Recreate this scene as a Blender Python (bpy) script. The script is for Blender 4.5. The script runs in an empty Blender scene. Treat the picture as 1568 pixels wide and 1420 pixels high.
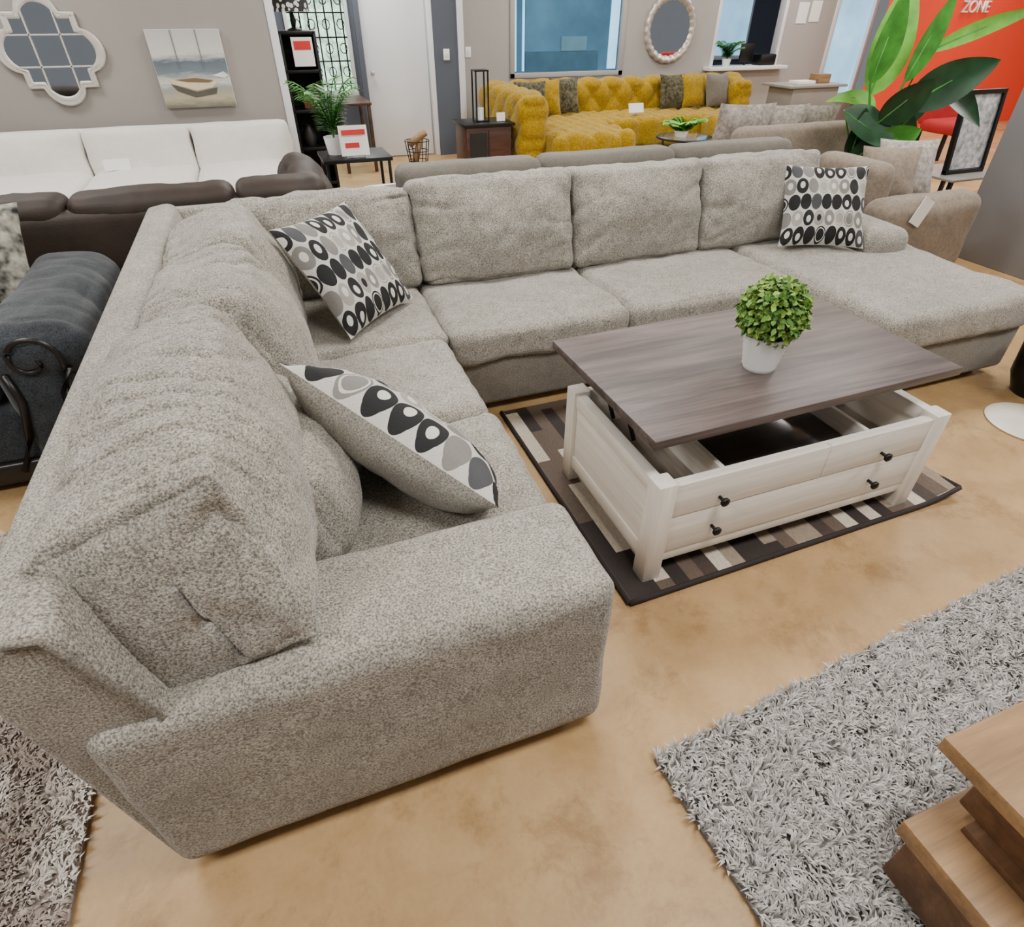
import bpy, bmesh, math, random
import numpy as np
from mathutils import Vector, Matrix, noise
random.seed(7); np.random.seed(7)
C=bpy.context.collection
PI=math.pi
# ------------------------------------------------------------------ materials
def nmat(name):
    m=bpy.data.materials.new(name); m.use_nodes=True
    nt=m.node_tree; b=nt.nodes['Principled BSDF']
    return m,nt,b
def lin(c):
    return tuple(((x/255.)/12.92 if x/255.<=.04045 else ((x/255.+.055)/1.055)**2.4) for x in c)
def N(nt,t,**k):
    n=nt.nodes.new(t)
    for a,v in k.items(): setattr(n,a,v)
    return n
def coords(nt,stretch=(1,1,1),kind='Object'):
    tc=N(nt,'ShaderNodeTexCoord'); mp=N(nt,'ShaderNodeMapping'); mp.inputs['Scale'].default_value=stretch
    nt.links.new(tc.outputs[kind],mp.inputs[0]); return mp.outputs[0]
def noi(nt,vec,scale,detail=3,rough=.55,dist=0):
    n=N(nt,'ShaderNodeTexNoise'); n.inputs['Scale'].default_value=scale; n.inputs['Detail'].default_value=detail
    n.inputs['Roughness'].default_value=rough; n.inputs['Distortion'].default_value=dist
    nt.links.new(vec,n.inputs['Vector']); return n.outputs['Fac']
def ramp(nt,fac,stops,interp='LINEAR'):
    r=N(nt,'ShaderNodeValToRGB'); r.color_ramp.interpolation=interp
    e=r.color_ramp.elements
    while len(e)<len(stops): e.new(.5)
    for i,(p,c) in enumerate(stops):
        e[i].position=p; e[i].color=(*c,1)
    nt.links.new(fac,r.inputs[0]); return r.outputs[0]
def mix(nt,f,a,b,mode='MIX'):
    m=N(nt,'ShaderNodeMix',data_type='RGBA',blend_type=mode)
    for s,v in ((m.inputs[0],f),(m.inputs[6],a),(m.inputs[7],b)):
        if isinstance(v,(int,float)): s.default_value=v
        elif isinstance(v,tuple): s.default_value=(*v,1) if len(v)==3 else v
        else: nt.links.new(v,s)
    return m.outputs[2]
def bump(nt,b,h,strength,dist=.01):
    n=N(nt,'ShaderNodeBump'); n.inputs['Strength'].default_value=strength; n.inputs['Distance'].default_value=dist
    nt.links.new(h,n.inputs['Height']); nt.links.new(n.outputs[0],b.inputs['Normal'])
def plain(name,rgb,rough=.6,metal=0,var=.12,sc=6,bmp=0,bsc=80,emit=0,trans=0):
    m,nt,b=nmat(name); c=lin(rgb)
    v=coords(nt); n=noi(nt,v,sc,4)
    a=tuple(x*(1-var) for x in c); d=tuple(min(1,x*(1+var)) for x in c)
    col=ramp(nt,n,[(.3,a),(.7,d)])
    nt.links.new(col,b.inputs['Base Color']); b.inputs['Roughness'].default_value=rough; b.inputs['Metallic'].default_value=metal
    if bmp: bump(nt,b,noi(nt,v,bsc,3),bmp,.004)
    if emit:
        nt.links.new(col,b.inputs['Emission Color']); b.inputs['Emission Strength'].default_value=emit
    if trans: b.inputs['Transmission Weight'].default_value=trans
    return m
def fabric(name,lo,hi,fs=160,bs=.6,mott=.15,stretch=(1,1,1),msc=5):
    m,nt,b=nmat(name); v=coords(nt,stretch); lo=lin(lo); hi=lin(hi)
    f=noi(nt,v,fs,2,.7); g=noi(nt,v,msc,5,.65); h=noi(nt,v,msc*5,3,.6)
    col=ramp(nt,f,[(.34,lo),(.66,hi)])
    g2=ramp(nt,g,[(.3,(1-mott,)*3),(.7,(1,1,1))])
    col=mix(nt,1.0,col,g2,'MULTIPLY')
    col=mix(nt,1.0,col,ramp(nt,h,[(.35,(1-mott*.7,)*3),(.6,(1,1,1))]),'MULTIPLY')
    nt.links.new(col,b.inputs['Base Color']); b.inputs['Roughness'].default_value=.92
    b.inputs['Sheen Weight'].default_value=.2; b.inputs['Sheen Roughness'].default_value=.5
    b.inputs['Specular IOR Level'].default_value=.2
    bump(nt,b,f,bs,.004)
    return m
def wood(name,lo,hi,axis=0,rough=.45,plank=0,gs=22,dk=.45):
    m,nt,b=nmat(name); s=[gs,gs,gs]; s[axis]=1.3
    v=coords(nt,tuple(s)); n=noi(nt,v,1.0,6,.62,.6)
    s2=[110,110,110]; s2[axis]=4
    n2=noi(nt,coords(nt,tuple(s2)),1.0,3,.6)
    lo=lin(lo); hi=lin(hi)
    col=ramp(nt,n,[(.3,lo),(.72,hi)])
    col=mix(nt,dk,col,ramp(nt,n2,[(.3,(.45,)*3),(.7,(1,1,1))]),'MULTIPLY')
    if plank:
        tc=N(nt,'ShaderNodeTexCoord'); sp=N(nt,'ShaderNodeSeparateXYZ'); nt.links.new(tc.outputs['Object'],sp.inputs[0])
        d=N(nt,'ShaderNodeMath',operation='DIVIDE'); d.inputs[1].default_value=plank; nt.links.new(sp.outputs[1 if axis==0 else 0],d.inputs[0])
        fl=N(nt,'ShaderNodeMath',operation='FLOOR'); nt.links.new(d.outputs[0],fl.inputs[0])
        wn=N(nt,'ShaderNodeTexWhiteNoise',noise_dimensions='1D'); nt.links.new(fl.outputs[0],wn.inputs['W'])
        col=mix(nt,1.0,col,ramp(nt,wn.outputs[0],[(0,(.68,)*3),(1,(1.1,1.05,1.05))]),'MULTIPLY')
    nt.links.new(col,b.inputs['Base Color']); b.inputs['Roughness'].default_value=rough
    bump(nt,b,n2,.25,.002)
    return m
def vcol(name,rough=.9,trans=0):
    m,nt,b=nmat(name); a=N(nt,'ShaderNodeAttribute',attribute_name='col')
    nt.links.new(a.outputs['Color'],b.inputs['Base Color']); b.inputs['Roughness'].default_value=rough
    b.inputs['Specular IOR Level'].default_value=.25
    return m
def mth_(nt):
    def mth(op,a,bb=None):
        n=N(nt,'ShaderNodeMath',operation=op)
        for i,x in enumerate((a,bb)):
            if x is None: continue
            if isinstance(x,(int,float)): n.inputs[i].default_value=x
            else: nt.links.new(x,n.inputs[i])
        return n.outputs[0]
    return mth
def ovals(name,cols=8,rows=5):
    m,nt,b=nmat(name); mth=mth_(nt)
    tc=N(nt,'ShaderNodeTexCoord'); sp=N(nt,'ShaderNodeSeparateXYZ'); nt.links.new(tc.outputs['UV'],sp.inputs[0])
    Y=mth('MULTIPLY',sp.outputs[1],rows); fy0=mth('FLOOR',Y)
    X=mth('ADD',mth('MULTIPLY',sp.outputs[0],cols),mth('MULTIPLY',fy0,.37)); fx0=mth('FLOOR',X)
    fx=mth('SUBTRACT',mth('FRACT',X),.5); fy=mth('SUBTRACT',mth('FRACT',Y),.5)
    cb=N(nt,'ShaderNodeCombineXYZ'); nt.links.new(fx0,cb.inputs[0]); nt.links.new(fy0,cb.inputs[1])
    wn=N(nt,'ShaderNodeTexWhiteNoise',noise_dimensions='3D'); nt.links.new(cb.outputs[0],wn.inputs['Vector'])
    sc=N(nt,'ShaderNodeSeparateXYZ'); nt.links.new(wn.outputs['Color'],sc.inputs[0])
    r=mth('SQRT',mth('ADD',mth('POWER',mth('MULTIPLY',fx,1.98),2),mth('POWER',mth('MULTIPLY',fy,2.02),2)))
    # off-centre inner oval
    fyi=mth('ADD',fy,mth('MULTIPLY',mth('SUBTRACT',sc.outputs[1],.5),.22))
    ri=mth('SQRT',mth('ADD',mth('POWER',mth('MULTIPLY',fx,2.0),2),mth('POWER',mth('MULTIPLY',fyi,2.0),2)))
    row=mth('MULTIPLY',mth('PINGPONG',fy0,1.0),.45)
    h=mth('ADD',mth('MULTIPLY',sc.outputs[0],.53),row)
    outer=ramp(nt,h,[(0,(.006,.006,.006)),(.36,(.06,.06,.065)),(.48,(.20,.19,.175)),(.66,(.34,.32,.285)),(.86,(.008,.008,.008))],'CONSTANT')
    inner=ramp(nt,sc.outputs[1],[(0,(.66,.64,.58)),(.5,(.01,.01,.01)),(.6,(.66,.64,.58))],'CONSTANT')
    hasin=mth('MULTIPLY',mth('LESS_THAN',ri,.42),mth('GREATER_THAN',sc.outputs[2],.5))
    ring=mth('MULTIPLY',mth('LESS_THAN',r,.82),mth('GREATER_THAN',r,.70))
    ring=mth('MULTIPLY',ring,mth('LESS_THAN',sc.outputs[2],.3))
    col=mix(nt,mth('LESS_THAN',r,.985),(.56,.54,.49),outer)
    col=mix(nt,hasin,col,inner); col=mix(nt,ring,col,(.60,.58,.52))
    v=coords(nt); f=noi(nt,v,240,2)
    col=mix(nt,.35,col,ramp(nt,f,[(.3,(.6,)*3),(.6,(1,1,1))]),'MULTIPLY')
    nt.links.new(col,b.inputs['Base Color']); b.inputs['Roughness'].default_value=.85
    bump(nt,b,f,.4,.003)
    return m

SOFA=fabric('chenille_greige',(108,102,92),(202,196,184),200,.85,.22)
SOFA_SHADED=fabric('chenille_greige_shaded',(92,86,76),(150,143,130),200,.7,.18)  # same chenille, darkened: shade of the lower fronts put into the colour
PBACK=fabric('pillow_back_fabric',(122,117,107),(188,182,171),210,.6,.12)
OVAL=ovals('oval_print_fabric')
CHAR=fabric('charcoal_fabric',(40,44,48),(74,79,84),180,.5,.35)
TAUPE=fabric('taupe_fabric',(100,95,86),(122,116,106),200,.4,.12)
BEIGE=fabric('beige_velvet',(138,124,108),(158,144,128),200,.2,.3,(1,1,1),9)
WHITEF=fabric('white_linen',(222,218,210),(238,234,227),200,.15,.05)
BROWN=plain('brown_leather',(42,29,19),.62,0,.35,7,.25,90)
YEL=fabric('mustard_velvet',(136,108,2),(184,148,12),60,.1,.2)
DPILL=fabric('dark_floral_fabric',(48,46,30),(112,106,80),26,.3,.3)
WALLG=plain('greige_wall_paint',(154,148,142),.8,0,.02,2)
WALLG2=plain('light_grey_wall_paint',(166,162,157),.8,0,.02,2)
WALLP=plain('pillar_grey_paint',(126,125,127),.8,0,.02,2)
WALLD=plain('dark_grey_wall_paint',(84,90,102),.8,0,.03,2)
ORANGE=plain('orange_wall_paint',(238,66,32),.75,0,.03,2)
WTRIM=plain('white_trim_paint',(226,229,232),.5,0,.02,3)
BLACK=plain('black_metal',(16,16,17),.4,.3,.1)
DARK=plain('dark_interior',(22,20,20),.7,0,.2)
TRAY=plain('dark_glass_tray',(66,60,57),.15,0,.2)
WHITE=plain('white_ceramic',(244,244,242),.35,0,.02)
PAPER=plain('white_card',(244,242,238),.6,0,.02)
RED=plain('red_print',(200,40,40),.5)
MIRROR=plain('mirror_glass',(225,228,232),.04,1,.02)
SILVER=plain('silver_frame',(196,190,180),.35,.5,.15,30,.3,60)
CHAMP=plain('champagne_frame',(210,204,194),.4,.25,.08,20)
WLO,WHI=(228,219,206),(250,245,236)
WW=wood('whitewashed_wood',WLO,WHI,0,.55,0,30,.18)
WWY=wood('whitewashed_wood_side',WLO,WHI,1,.55,0,30,.18)
WWV=wood('whitewashed_wood_vertical',WLO,WHI,2,.55,0,30,.18)
WINT=wood('table_interior_wood',(130,118,106),(206,194,178),1,.3,0,14)
TOPW=wood('weathered_dark_wood',(66,57,55),(124,111,106),0,.45,.12,20)
OAK=wood('warm_oak',(122,92,60),(176,138,94),0,.5,0,16)
OAKD=wood('warm_oak_dark',(78,52,32),(122,86,56),0,.5,0,16)
WALN=wood('walnut',(46,26,20),(92,56,42),0,.4,0,16)
GDESK=plain('grey_painted_wood',(140,136,130),.5,0,.06)
GREEN=plain('leaf_green',(60,128,40),.45,0,.35,9)
GREEND=plain('leaf_dark_green',(26,62,34),.35,0,.35,9)
GREENL=plain('leaf_light_green',(112,178,62),.45,0,.25,9)
POTD=plain('dark_pot',(40,38,36),.5)
GLASSB=plain('window_glass_teal',(66,104,130),.1,.1,.35,1.2,emit=.4)
SKYP=plain('daylight_pane',(150,204,236),.3,0,.2,2,emit=1.3)
GARD=plain('garden_backdrop',(170,205,180),.6,0,.6,9,emit=2.2)
GLASS=plain('clear_glass',(235,240,240),.03,0,.01,trans=1)

# floor material
FLOOR,nt,b=nmat('stained_concrete')
v=coords(nt); n1=noi(nt,v,1.1,5,.6,.3); n2=noi(nt,v,5,6,.68,.3); n3=noi(nt,v,70,3); n4=noi(nt,v,3.1,7,.75,.2); n5=noi(nt,v,34,2,.5)
c=ramp(nt,n1,[(.3,lin((174,140,94))),(.7,lin((194,161,114)))])
c=mix(nt,.9,c,ramp(nt,n2,[(.32,(.80,.75,.68)),(.58,(1,1,1))]),'MULTIPLY')
c=mix(nt,.75,c,ramp(nt,n4,[(.36,(.64,.58,.50)),(.47,(1,1,1))]),'MULTIPLY')
c=mix(nt,.35,c,ramp(nt,n3,[(.3,(.82,)*3),(.6,(1,1,1))]),'MULTIPLY')
c=mix(nt,.8,c,ramp(nt,n5,[(.19,(.35,.3,.25)),(.215,(1,1,1))]),'MULTIPLY')
nt.links.new(c,b.inputs['Base Color'])
rr=ramp(nt,n2,[(.3,(.34,)*3),(.7,(.50,)*3)]); nt.links.new(rr,b.inputs['Roughness'])
# striped patchwork rug
SRUG,nt,b=nmat('patchwork_hide'); mth=mth_(nt)
tc=N(nt,'ShaderNodeTexCoord'); sp=N(nt,'ShaderNodeSeparateXYZ'); nt.links.new(tc.outputs['Object'],sp.inputs[0])
ix=mth('FLOOR',mth('DIVIDE',sp.outputs[0],.06))
wn=N(nt,'ShaderNodeTexWhiteNoise',noise_dimensions='1D'); nt.links.new(ix,wn.inputs['W'])
iy=mth('FLOOR',mth('ADD',mth('DIVIDE',sp.outputs[1],.42),mth('MULTIPLY',wn.outputs[0],3)))
cb=N(nt,'ShaderNodeCombineXYZ'); nt.links.new(ix,cb.inputs[0]); nt.links.new(iy,cb.inputs[1])
w2=N(nt,'ShaderNodeTexWhiteNoise',noise_dimensions='3D'); nt.links.new(cb.outputs[0],w2.inputs['Vector'])
c=ramp(nt,w2.outputs[0],[(0,lin((44,34,30))),(.22,lin((206,194,176))),(.42,lin((98,82,70))),(.62,lin((148,132,114))),(.80,lin((66,53,46)))],'CONSTANT')
f=noi(nt,coords(nt,(1,.25,1)),170,3)
c=mix(nt,.7,c,ramp(nt,f,[(.3,(.6,)*3),(.6,(1,1,1))]),'MULTIPLY')
nt.links.new(c,b.inputs['Base Color']); b.inputs['Roughness'].default_value=.7; bump(nt,b,f,.6,.004)
# boat painting
PAINT,nt,b=nmat('boat_painting_canvas'); mth=mth_(nt)
tc=N(nt,'ShaderNodeTexCoord'); sp=N(nt,'ShaderNodeSeparateXYZ'); nt.links.new(tc.outputs['UV'],sp.inputs[0])
nn=noi(nt,coords(nt,(3,14,1),'UV'),1,5,.7)
yv=mth('ADD',sp.outputs[1],mth('MULTIPLY',mth('SUBTRACT',nn,.5),.22))
c=ramp(nt,yv,[(0,lin((110,106,92))),(.12,lin((176,166,140))),(.24,lin((150,152,144))),(.34,lin((206,204,194))),(.46,lin((112,124,130))),(.60,lin((92,104,112))),(.66,lin((176,178,176))),(.70,lin((206,203,196))),(1,lin((188,186,182)))])
nt.links.new(c,b.inputs['Base Color']); b.inputs['Roughness'].default_value=.7
SHADE,nt,b=nmat('geometric_lampshade')
vv=N(nt,'ShaderNodeTexVoronoi'); vv.inputs['Scale'].default_value=22; nt.links.new(coords(nt),vv.inputs['Vector'])
c=ramp(nt,vv.outputs['Distance'],[(0,(.8,.8,.78)),(.45,(.02,.02,.02))],'CONSTANT'); nt.links.new(c,b.inputs['Base Color'])

# ------------------------------------------------------------------ geometry helpers
cur=None
def grp(name,loc=(0,0,0)):
    global cur
    e=bpy.data.objects.new(name,None); e.empty_display_size=.1; C.objects.link(e); cur=e; return e
def top():
    global cur; cur=None
def mk(name,verts,faces,mat,smooth=True,uv=None,mats=None,fm=None):
    me=bpy.data.meshes.new(name); me.from_pydata([tuple(v) for v in verts],[],faces); me.update()
    for m in (mats or [mat]): me.materials.append(m)
    if fm: me.polygons.foreach_set('material_index',fm)
    if uv is not None:
        l=me.uv_layers.new(name='UVMap')
        for p in me.polygons:
            for li in p.loop_indices: l.data[li].uv=uv[me.loops[li].vertex_index]
    if smooth: me.polygons.foreach_set('use_smooth',[True]*len(me.polygons))
    o=bpy.data.objects.new(name,me); C.objects.link(o)
    if cur: o.parent=cur
    return o
def frombm(name,bm,mat,smooth=True):
    bmesh.ops.recalc_face_normals(bm,faces=bm.faces)
    me=bpy.data.meshes.new(name); bm.to_mesh(me); bm.free(); me.materials.append(mat)
    if smooth:
        me.polygons.foreach_set('use_smooth',[True]*len(me.polygons))
        try: me.set_sharp_from_angle(angle=math.radians(40))
        except Exception: pass
    o=bpy.data.objects.new(name,me); C.objects.link(o)
    if cur: o.parent=cur
    return o
def box(name,x0,x1,y0,y1,z0,z1,mat,bev=.006,seg=2,rot=None):
    bm=bmesh.new(); bmesh.ops.create_cube(bm,size=1)
    for v in bm.verts: v.co=Vector((v.co.x*(x1-x0),v.co.y*(y1-y0),v.co.z*(z1-z0)))
    if bev>0: bmesh.ops.bevel(bm,geom=bm.edges[:],offset=min(bev,.45*min(x1-x0,y1-y0,z1-z0)),segments=seg,affect='EDGES',profile=.5)
    c=Vector(((x0+x1)/2,(y0+y1)/2,(z0+z1)/2))
    for v in bm.verts:
        p=v.co.copy()
        if rot: p=rot@p
        v.co=p+c
    return frombm(name,bm,mat)
def prism(name,pts,axis,a,b,mat,bev=0,seg=2):
    bm=bmesh.new()
    def P(p,t):
        return (t,p[0],p[1]) if axis=='x' else ((p[0],t,p[1]) if axis=='y' else (p[0],p[1],t))
    f0=bm.faces.new([bm.verts.new(P(p,a)) for p in pts])
    r=bmesh.ops.extrude_face_region(bm,geom=[f0])
    d=b-a; vec={'x':(d,0,0),'y':(0,d,0),'z':(0,0,d)}[axis]
    bmesh.ops.translate(bm,verts=[g for g in r['geom'] if isinstance(g,bmesh.types.BMVert)],vec=vec)
    if bev: bmesh.ops.bevel(bm,geom=bm.edges[:],offset=bev,segments=seg,affect='EDGES',profile=.5)
    return frombm(name,bm,mat)
def soft(name,c,s,mat,r=.06,bulge=(0,0,0),amp=.006,freq=4,rot=None,n=(26,26,12),disp=None,seed=0,warp=None):
    hx,hy,hz=s[0]/2,s[1]/2,s[2]/2
    r=min(r,hx*.98,hy*.98,hz*.98)
    def co(h,k):
        return [h*(.55*u+.45*math.sin(PI/2*u)) for u in [(-1+2*i/k) for i in range(k+1)]]
    X,Y,Z=co(hx,n[0]),co(hy,n[1]),co(hz,n[2])
    idx={}; vs=[]; fs=[]
    def V(i,j,k):
        key=(i,j,k)
        if key not in idx: idx[key]=len(vs); vs.append((X[i],Y[j],Z[k]))
        return idx[key]
    a,b_,d=n
    for i in range(a):
        for j in range(b_):
            fs.append((V(i,j,0),V(i,j+1,0),V(i+1,j+1,0),V(i+1,j,0))); fs.append((V(i,j,d),V(i+1,j,d),V(i+1,j+1,d),V(i,j+1,d)))
    for i in range(a):
        for k in range(d):
            fs.append((V(i,0,k),V(i+1,0,k),V(i+1,0,k+1),V(i,0,k+1))); fs.append((V(i,b_,k),V(i,b_,k+1),V(i+1,b_,k+1),V(i+1,b_,k)))
    for j in range(b_):
        for k in range(d):
            fs.append((V(0,j,k),V(0,j,k+1),V(0,j+1,k+1),V(0,j+1,k))); fs.append((V(a,j,k),V(a,j+1,k),V(a,j+1,k+1),V(a,j,k+1)))
    out=[]; C0=Vector(c); R=rot or Matrix.Identity(3)
    for p in vs:
        q=Vector((max(-hx+r,min(hx-r,p[0])),max(-hy+r,min(hy-r,p[1])),max(-hz+r,min(hz-r,p[2]))))
        dd=Vector(p)-q
        nn=dd.normalized() if dd.length>1e-9 else Vector((0,0,1))
        m=q+nn*r
        ux,uy,uz=p[0]/hx,p[1]/hy,p[2]/hz
        fx,fy,fz=1-ux*ux,1-uy*uy,1-uz*uz
        m.x+=bulge[0]*ux*fy*fz; m.y+=bulge[1]*uy*fx*fz; m.z+=bulge[2]*uz*fx*fy
        if warp: m=warp(m,(ux,uy,uz))
        w=R@m+C0
        nw=R@nn
        k=amp*noise.noise(w*freq+Vector((seed*3.1,seed,0)))
        k+=amp*.4*noise.noise(w*freq*3+Vector((seed,0,seed)))
        if disp: k+=disp(m,nn,w,(ux,uy,uz))
        out.append(w+nw*k)
    return mk(name,out,fs,mat)
def pillow(name,c,w,h,t,right,up,mf,mb,n=30):
    right=Vector(right).normalized(); up=Vector(up).normalized(); nor=right.cross(up).normalized(); up=nor.cross(right).normalized()
    vs=[];uv=[];fs=[];fm=[]
    for side in (1,-1):
        for i in range(n+1):
            for j in range(n+1):
                a=-1+2*i/n; b_=-1+2*j/n
                x=w/2*a*(1-.07*(1-b_*b_)); y=h/2*b_*(1-.07*(1-a*a))
                z=side*t/2*max(0,(1-abs(a)**3.2)*(1-abs(b_)**3.2))**.62
                z+=.012*noise.noise(Vector((a*3,b_*3,side*4+c[0])))*(1 if abs(a)<.97 and abs(b_)<.97 else 0)*side
                vs.append(Vector(c)+right*x+up*y+nor*z); uv.append((a/2+.5,b_/2+.5))
    M_=(n+1)**2
    for s in range(2):
        for i in range(n):
            for j in range(n):
                q=[s*M_+i*(n+1)+j,s*M_+(i+1)*(n+1)+j,s*M_+(i+1)*(n+1)+j+1,s*M_+i*(n+1)+j+1]
                if s: q.reverse()
                fs.append(tuple(q)); fm.append(s)
    return mk(name,vs,fs,None,True,uv,[mf,mb],fm)
def lathe(name,prof,c,mat,seg=40,smooth=True):
    vs=[];fs=[]
    for i in range(seg):
        a=2*PI*i/seg
        for (r,z) in prof: vs.append((c[0]+r*math.cos(a),c[1]+r*math.sin(a),c[2]+z))
    k=len(prof)
    for i in range(seg):
        for j in range(k-1):
            a=i*k+j; b_=((i+1)%seg)*k+j
            fs.append((a,b_,b_+1,a+1))
    if prof[0][0]>0: fs.append(tuple(i*k for i in range(seg))[::-1])
    if prof[-1][0]>0: fs.append(tuple(i*k+k-1 for i in range(seg)))
    o=mk(name,vs,fs,mat,smooth)
    try: o.data.set_sharp_from_angle(angle=math.radians(40))
    except Exception: pass
    return o
def tube(name,pts,rad,mat,seg=8,closed=False):
    pts=[Vector(p) for p in pts]; vs=[];fs=[];n=len(pts)
    for i,p in enumerate(pts):
        if closed: t=pts[(i+1)%n]-pts[i-1]
        else: t=pts[min(i+1,n-1)]-pts[max(i-1,0)]
        t.normalize(); ref=Vector((0,0,1)) if abs(t.z)<.9 else Vector((1,0,0))
        a=t.cross(ref).normalized(); b_=t.cross(a).normalized()
        r=rad[i] if isinstance(rad,(list,tuple)) else rad
        for k in range(seg):
            an=2*PI*k/seg; vs.append(p+a*math.cos(an)*r+b_*math.sin(an)*r)
    m=n if closed else n-1
    for i in range(m):
        for k in range(seg):
            i2=(i+1)%n
            fs.append((i*seg+k,i*seg+(k+1)%seg,i2*seg+(k+1)%seg,i2*seg+k))
    if not closed: fs.append(tuple(range(seg))[::-1]); fs.append(tuple((n-1)*seg+k for k in range(seg)))
    return mk(name,vs,fs,mat)
def quad(name,p,mat,uv=True):
    return mk(name,p,[(0,1,2,3)],mat,False,[(0,0),(1,0),(1,1),(0,1)])
def leafmesh(vs,fs,p0,p1,width,droop=0,nor=None,seg=8,fold=.25):
    p0=Vector(p0);p1=Vector(p1); d=p1-p0; L=d.length; t=d.normalized()
    nor=Vector(nor or (random.uniform(-.4,.4),-1,.4)).normalized()
    side=t.cross(nor).normalized(); nn=side.cross(t).normalized()
    b0=len(vs)
    for i in range(seg+1):
        s=i/seg; w=width/2*(math.sin(PI*min(1,s**.75))**.8 if 0<s<1 else 0.02)
        c=p0+d*s+Vector((0,0,-droop*s*s*L))
        vs += [c-side*w+nn*w*fold, c, c+side*w+nn*w*fold]
    for i in range(seg):
        a=b0+3*i
        fs += [(a,a+1,a+4,a+3),(a+1,a+2,a+5,a+4)]
def shag(name,x0,x1,y0,y1,nb,L,colA,colB,rot=0,piv=(0,0),blobs=0,thick=.022,lean=.8,wd=.0026,root_shade=.6):
    g=grp(name)
    cR,sR=math.cos(rot),math.sin(rot)
    def T(x,y): 
        dx,dy=x-piv[0],y-piv[1]; return piv[0]+cR*dx-sR*dy, piv[1]+sR*dx+cR*dy
    P=[T(x0,y0),T(x1,y0),T(x1,y1),T(x0,y1)]
    mk(name+'_backing',[(a,b_,z) for z in (.002,thick*.6) for a,b_ in P],[(3,2,1,0),(4,5,6,7),(0,1,5,4),(1,2,6,5),(2,3,7,6),(3,0,4,7)],plain(name+'_backing_mat',tuple(int(x*.8) for x in colA),.95),False)
    X=np.random.uniform(x0,x1,nb); Y=np.random.uniform(y0,y1,nb)
    px=piv[0]+cR*(X-piv[0])-sR*(Y-piv[1]); py=piv[1]+sR*(X-piv[0])+cR*(Y-piv[1])
    ang=np.array([noise.noise(Vector((a*10,b_*10,0)))*4+noise.noise(Vector((a*40,b_*40,5)))*5 for a,b_ in zip(px,py)])+np.random.normal(0,.4,nb)
    ln=L*np.random.uniform(.7,1.2,nb); le=lean*np.random.uniform(.5,1.1,nb)
    dx=np.cos(ang);dy=np.sin(ang); w=wd*np.random.uniform(.7,1.5,nb)
    z0=np.full(nb,thick*.5)
    def st(x,y,z): return np.stack([x,y,z],1)
    A=st(px-dy*w,py+dx*w,z0);B=st(px+dy*w,py-dx*w,z0)
    hx=dx*ln*le*.35; hy=dy*ln*le*.35; hz=ln*.55
    D=st(px+hx-dy*w,py+hy+dx*w,z0+hz);E=st(px+hx+dy*w,py+hy-dx*w,z0+hz)
    F=st(px+dx*ln*le,py+dy*ln*le,z0+ln*(.95-.45*le))
    V=np.stack([A,B,E,D,F],1).reshape(-1,3)
    base=np.arange(nb)*5
    q=np.stack([base,base+1,base+2,base+3],1); t=np.stack([base+3,base+2,base+4],1)
    me=bpy.data.meshes.new(name+'_pile')
    me.vertices.add(nb*5); me.vertices.foreach_set('co',V.astype(np.float32).ravel())
    loops=np.concatenate([q.ravel(),t.ravel()]); me.loops.add(len(loops)); me.loops.foreach_set('vertex_index',loops.astype(np.int32))
    ls=np.concatenate([np.arange(nb)*4,nb*4+np.arange(nb)*3]); me.polygons.add(nb*2); me.polygons.foreach_set('loop_start',ls.astype(np.int32))
    try: me.polygons.foreach_set('loop_total',np.concatenate([np.full(nb,4),np.full(nb,3)]).astype(np.int32))
    except Exception: pass
    me.update(calc_edges=True); me.validate()
    ca=me.color_attributes.new('col','FLOAT_COLOR','POINT')
    tt=np.random.uniform(0,1,nb)
    if blobs:
        bl=np.array([noise.noise(Vector((a*blobs,b_*blobs,9))) for a,b_ in zip(px,py)]); tt=np.clip(.6+bl*1.4+np.random.normal(0,.15,nb),0,1)
    a=np.array(lin(colA)); b2=np.array(lin(colB))
    col=a[None,:]*(1-tt[:,None])+b2[None,:]*tt[:,None]
    col=np.concatenate([col,np.ones((nb,1))],1)
    col5=np.repeat(col[:,None,:],5,1); col5[:,:2,:3]*=root_shade  # blade roots darkened: shade in the gaps of the pile painted in
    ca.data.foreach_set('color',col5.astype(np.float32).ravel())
    me.materials.append(vcol(name+'_pile_mat')); o=bpy.data.objects.new(name+'_pile',me); C.objects.link(o); o.parent=g
def RX(a): return Matrix.Rotation(math.radians(a),3,'X')
def RY(a): return Matrix.Rotation(math.radians(a),3,'Y')
def RZ(a): return Matrix.Rotation(math.radians(a),3,'Z')

# ------------------------------------------------------------------ room shell
top()
box('floor',-6,16,-3,12.5,-.1,0,FLOOR,0)
box('ceiling',-6,16,-2.5,12.5,3.05,3.15,WTRIM,0)
box('wall_left',-6,.27,7.0,7.12,0,3.05,WALLG,0)
box('trim_1',.27,.34,6.985,7.14,0,3.05,WTRIM,.004)
box('wall_west',-6.1,-6,-2.5,12.5,0,3.05,WALLG,0)
box('wall_hall',-6,.62,10.6,10.7,0,3.05,WALLD,0)
box('wall_hall.001',.62,1.5,10.6,10.7,0,.6,WALLD,0)
box('wall_hall.002',1.5,2.7,10.6,10.7,0,3.05,WALLD,0)
box('wall_passage',2.30,2.62,9.0,9.12,0,3.05,WALLD,0)
box('trim_2',2.62,2.7,8.98,9.5,0,3.05,WTRIM,.004)
YB=9.45
def wb(n,x0,x1,z0,z1,m=WALLG2): box('wall_back'+n,x0,x1,YB,YB+.12,z0,z1,m,0)
wb('',2.7,3.5,0,3.05); wb('.001',3.5,5.3,0,.84); wb('.002',3.5,5.3,2.4,3.05); wb('.003',5.3,6.85,0,3.05)
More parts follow.
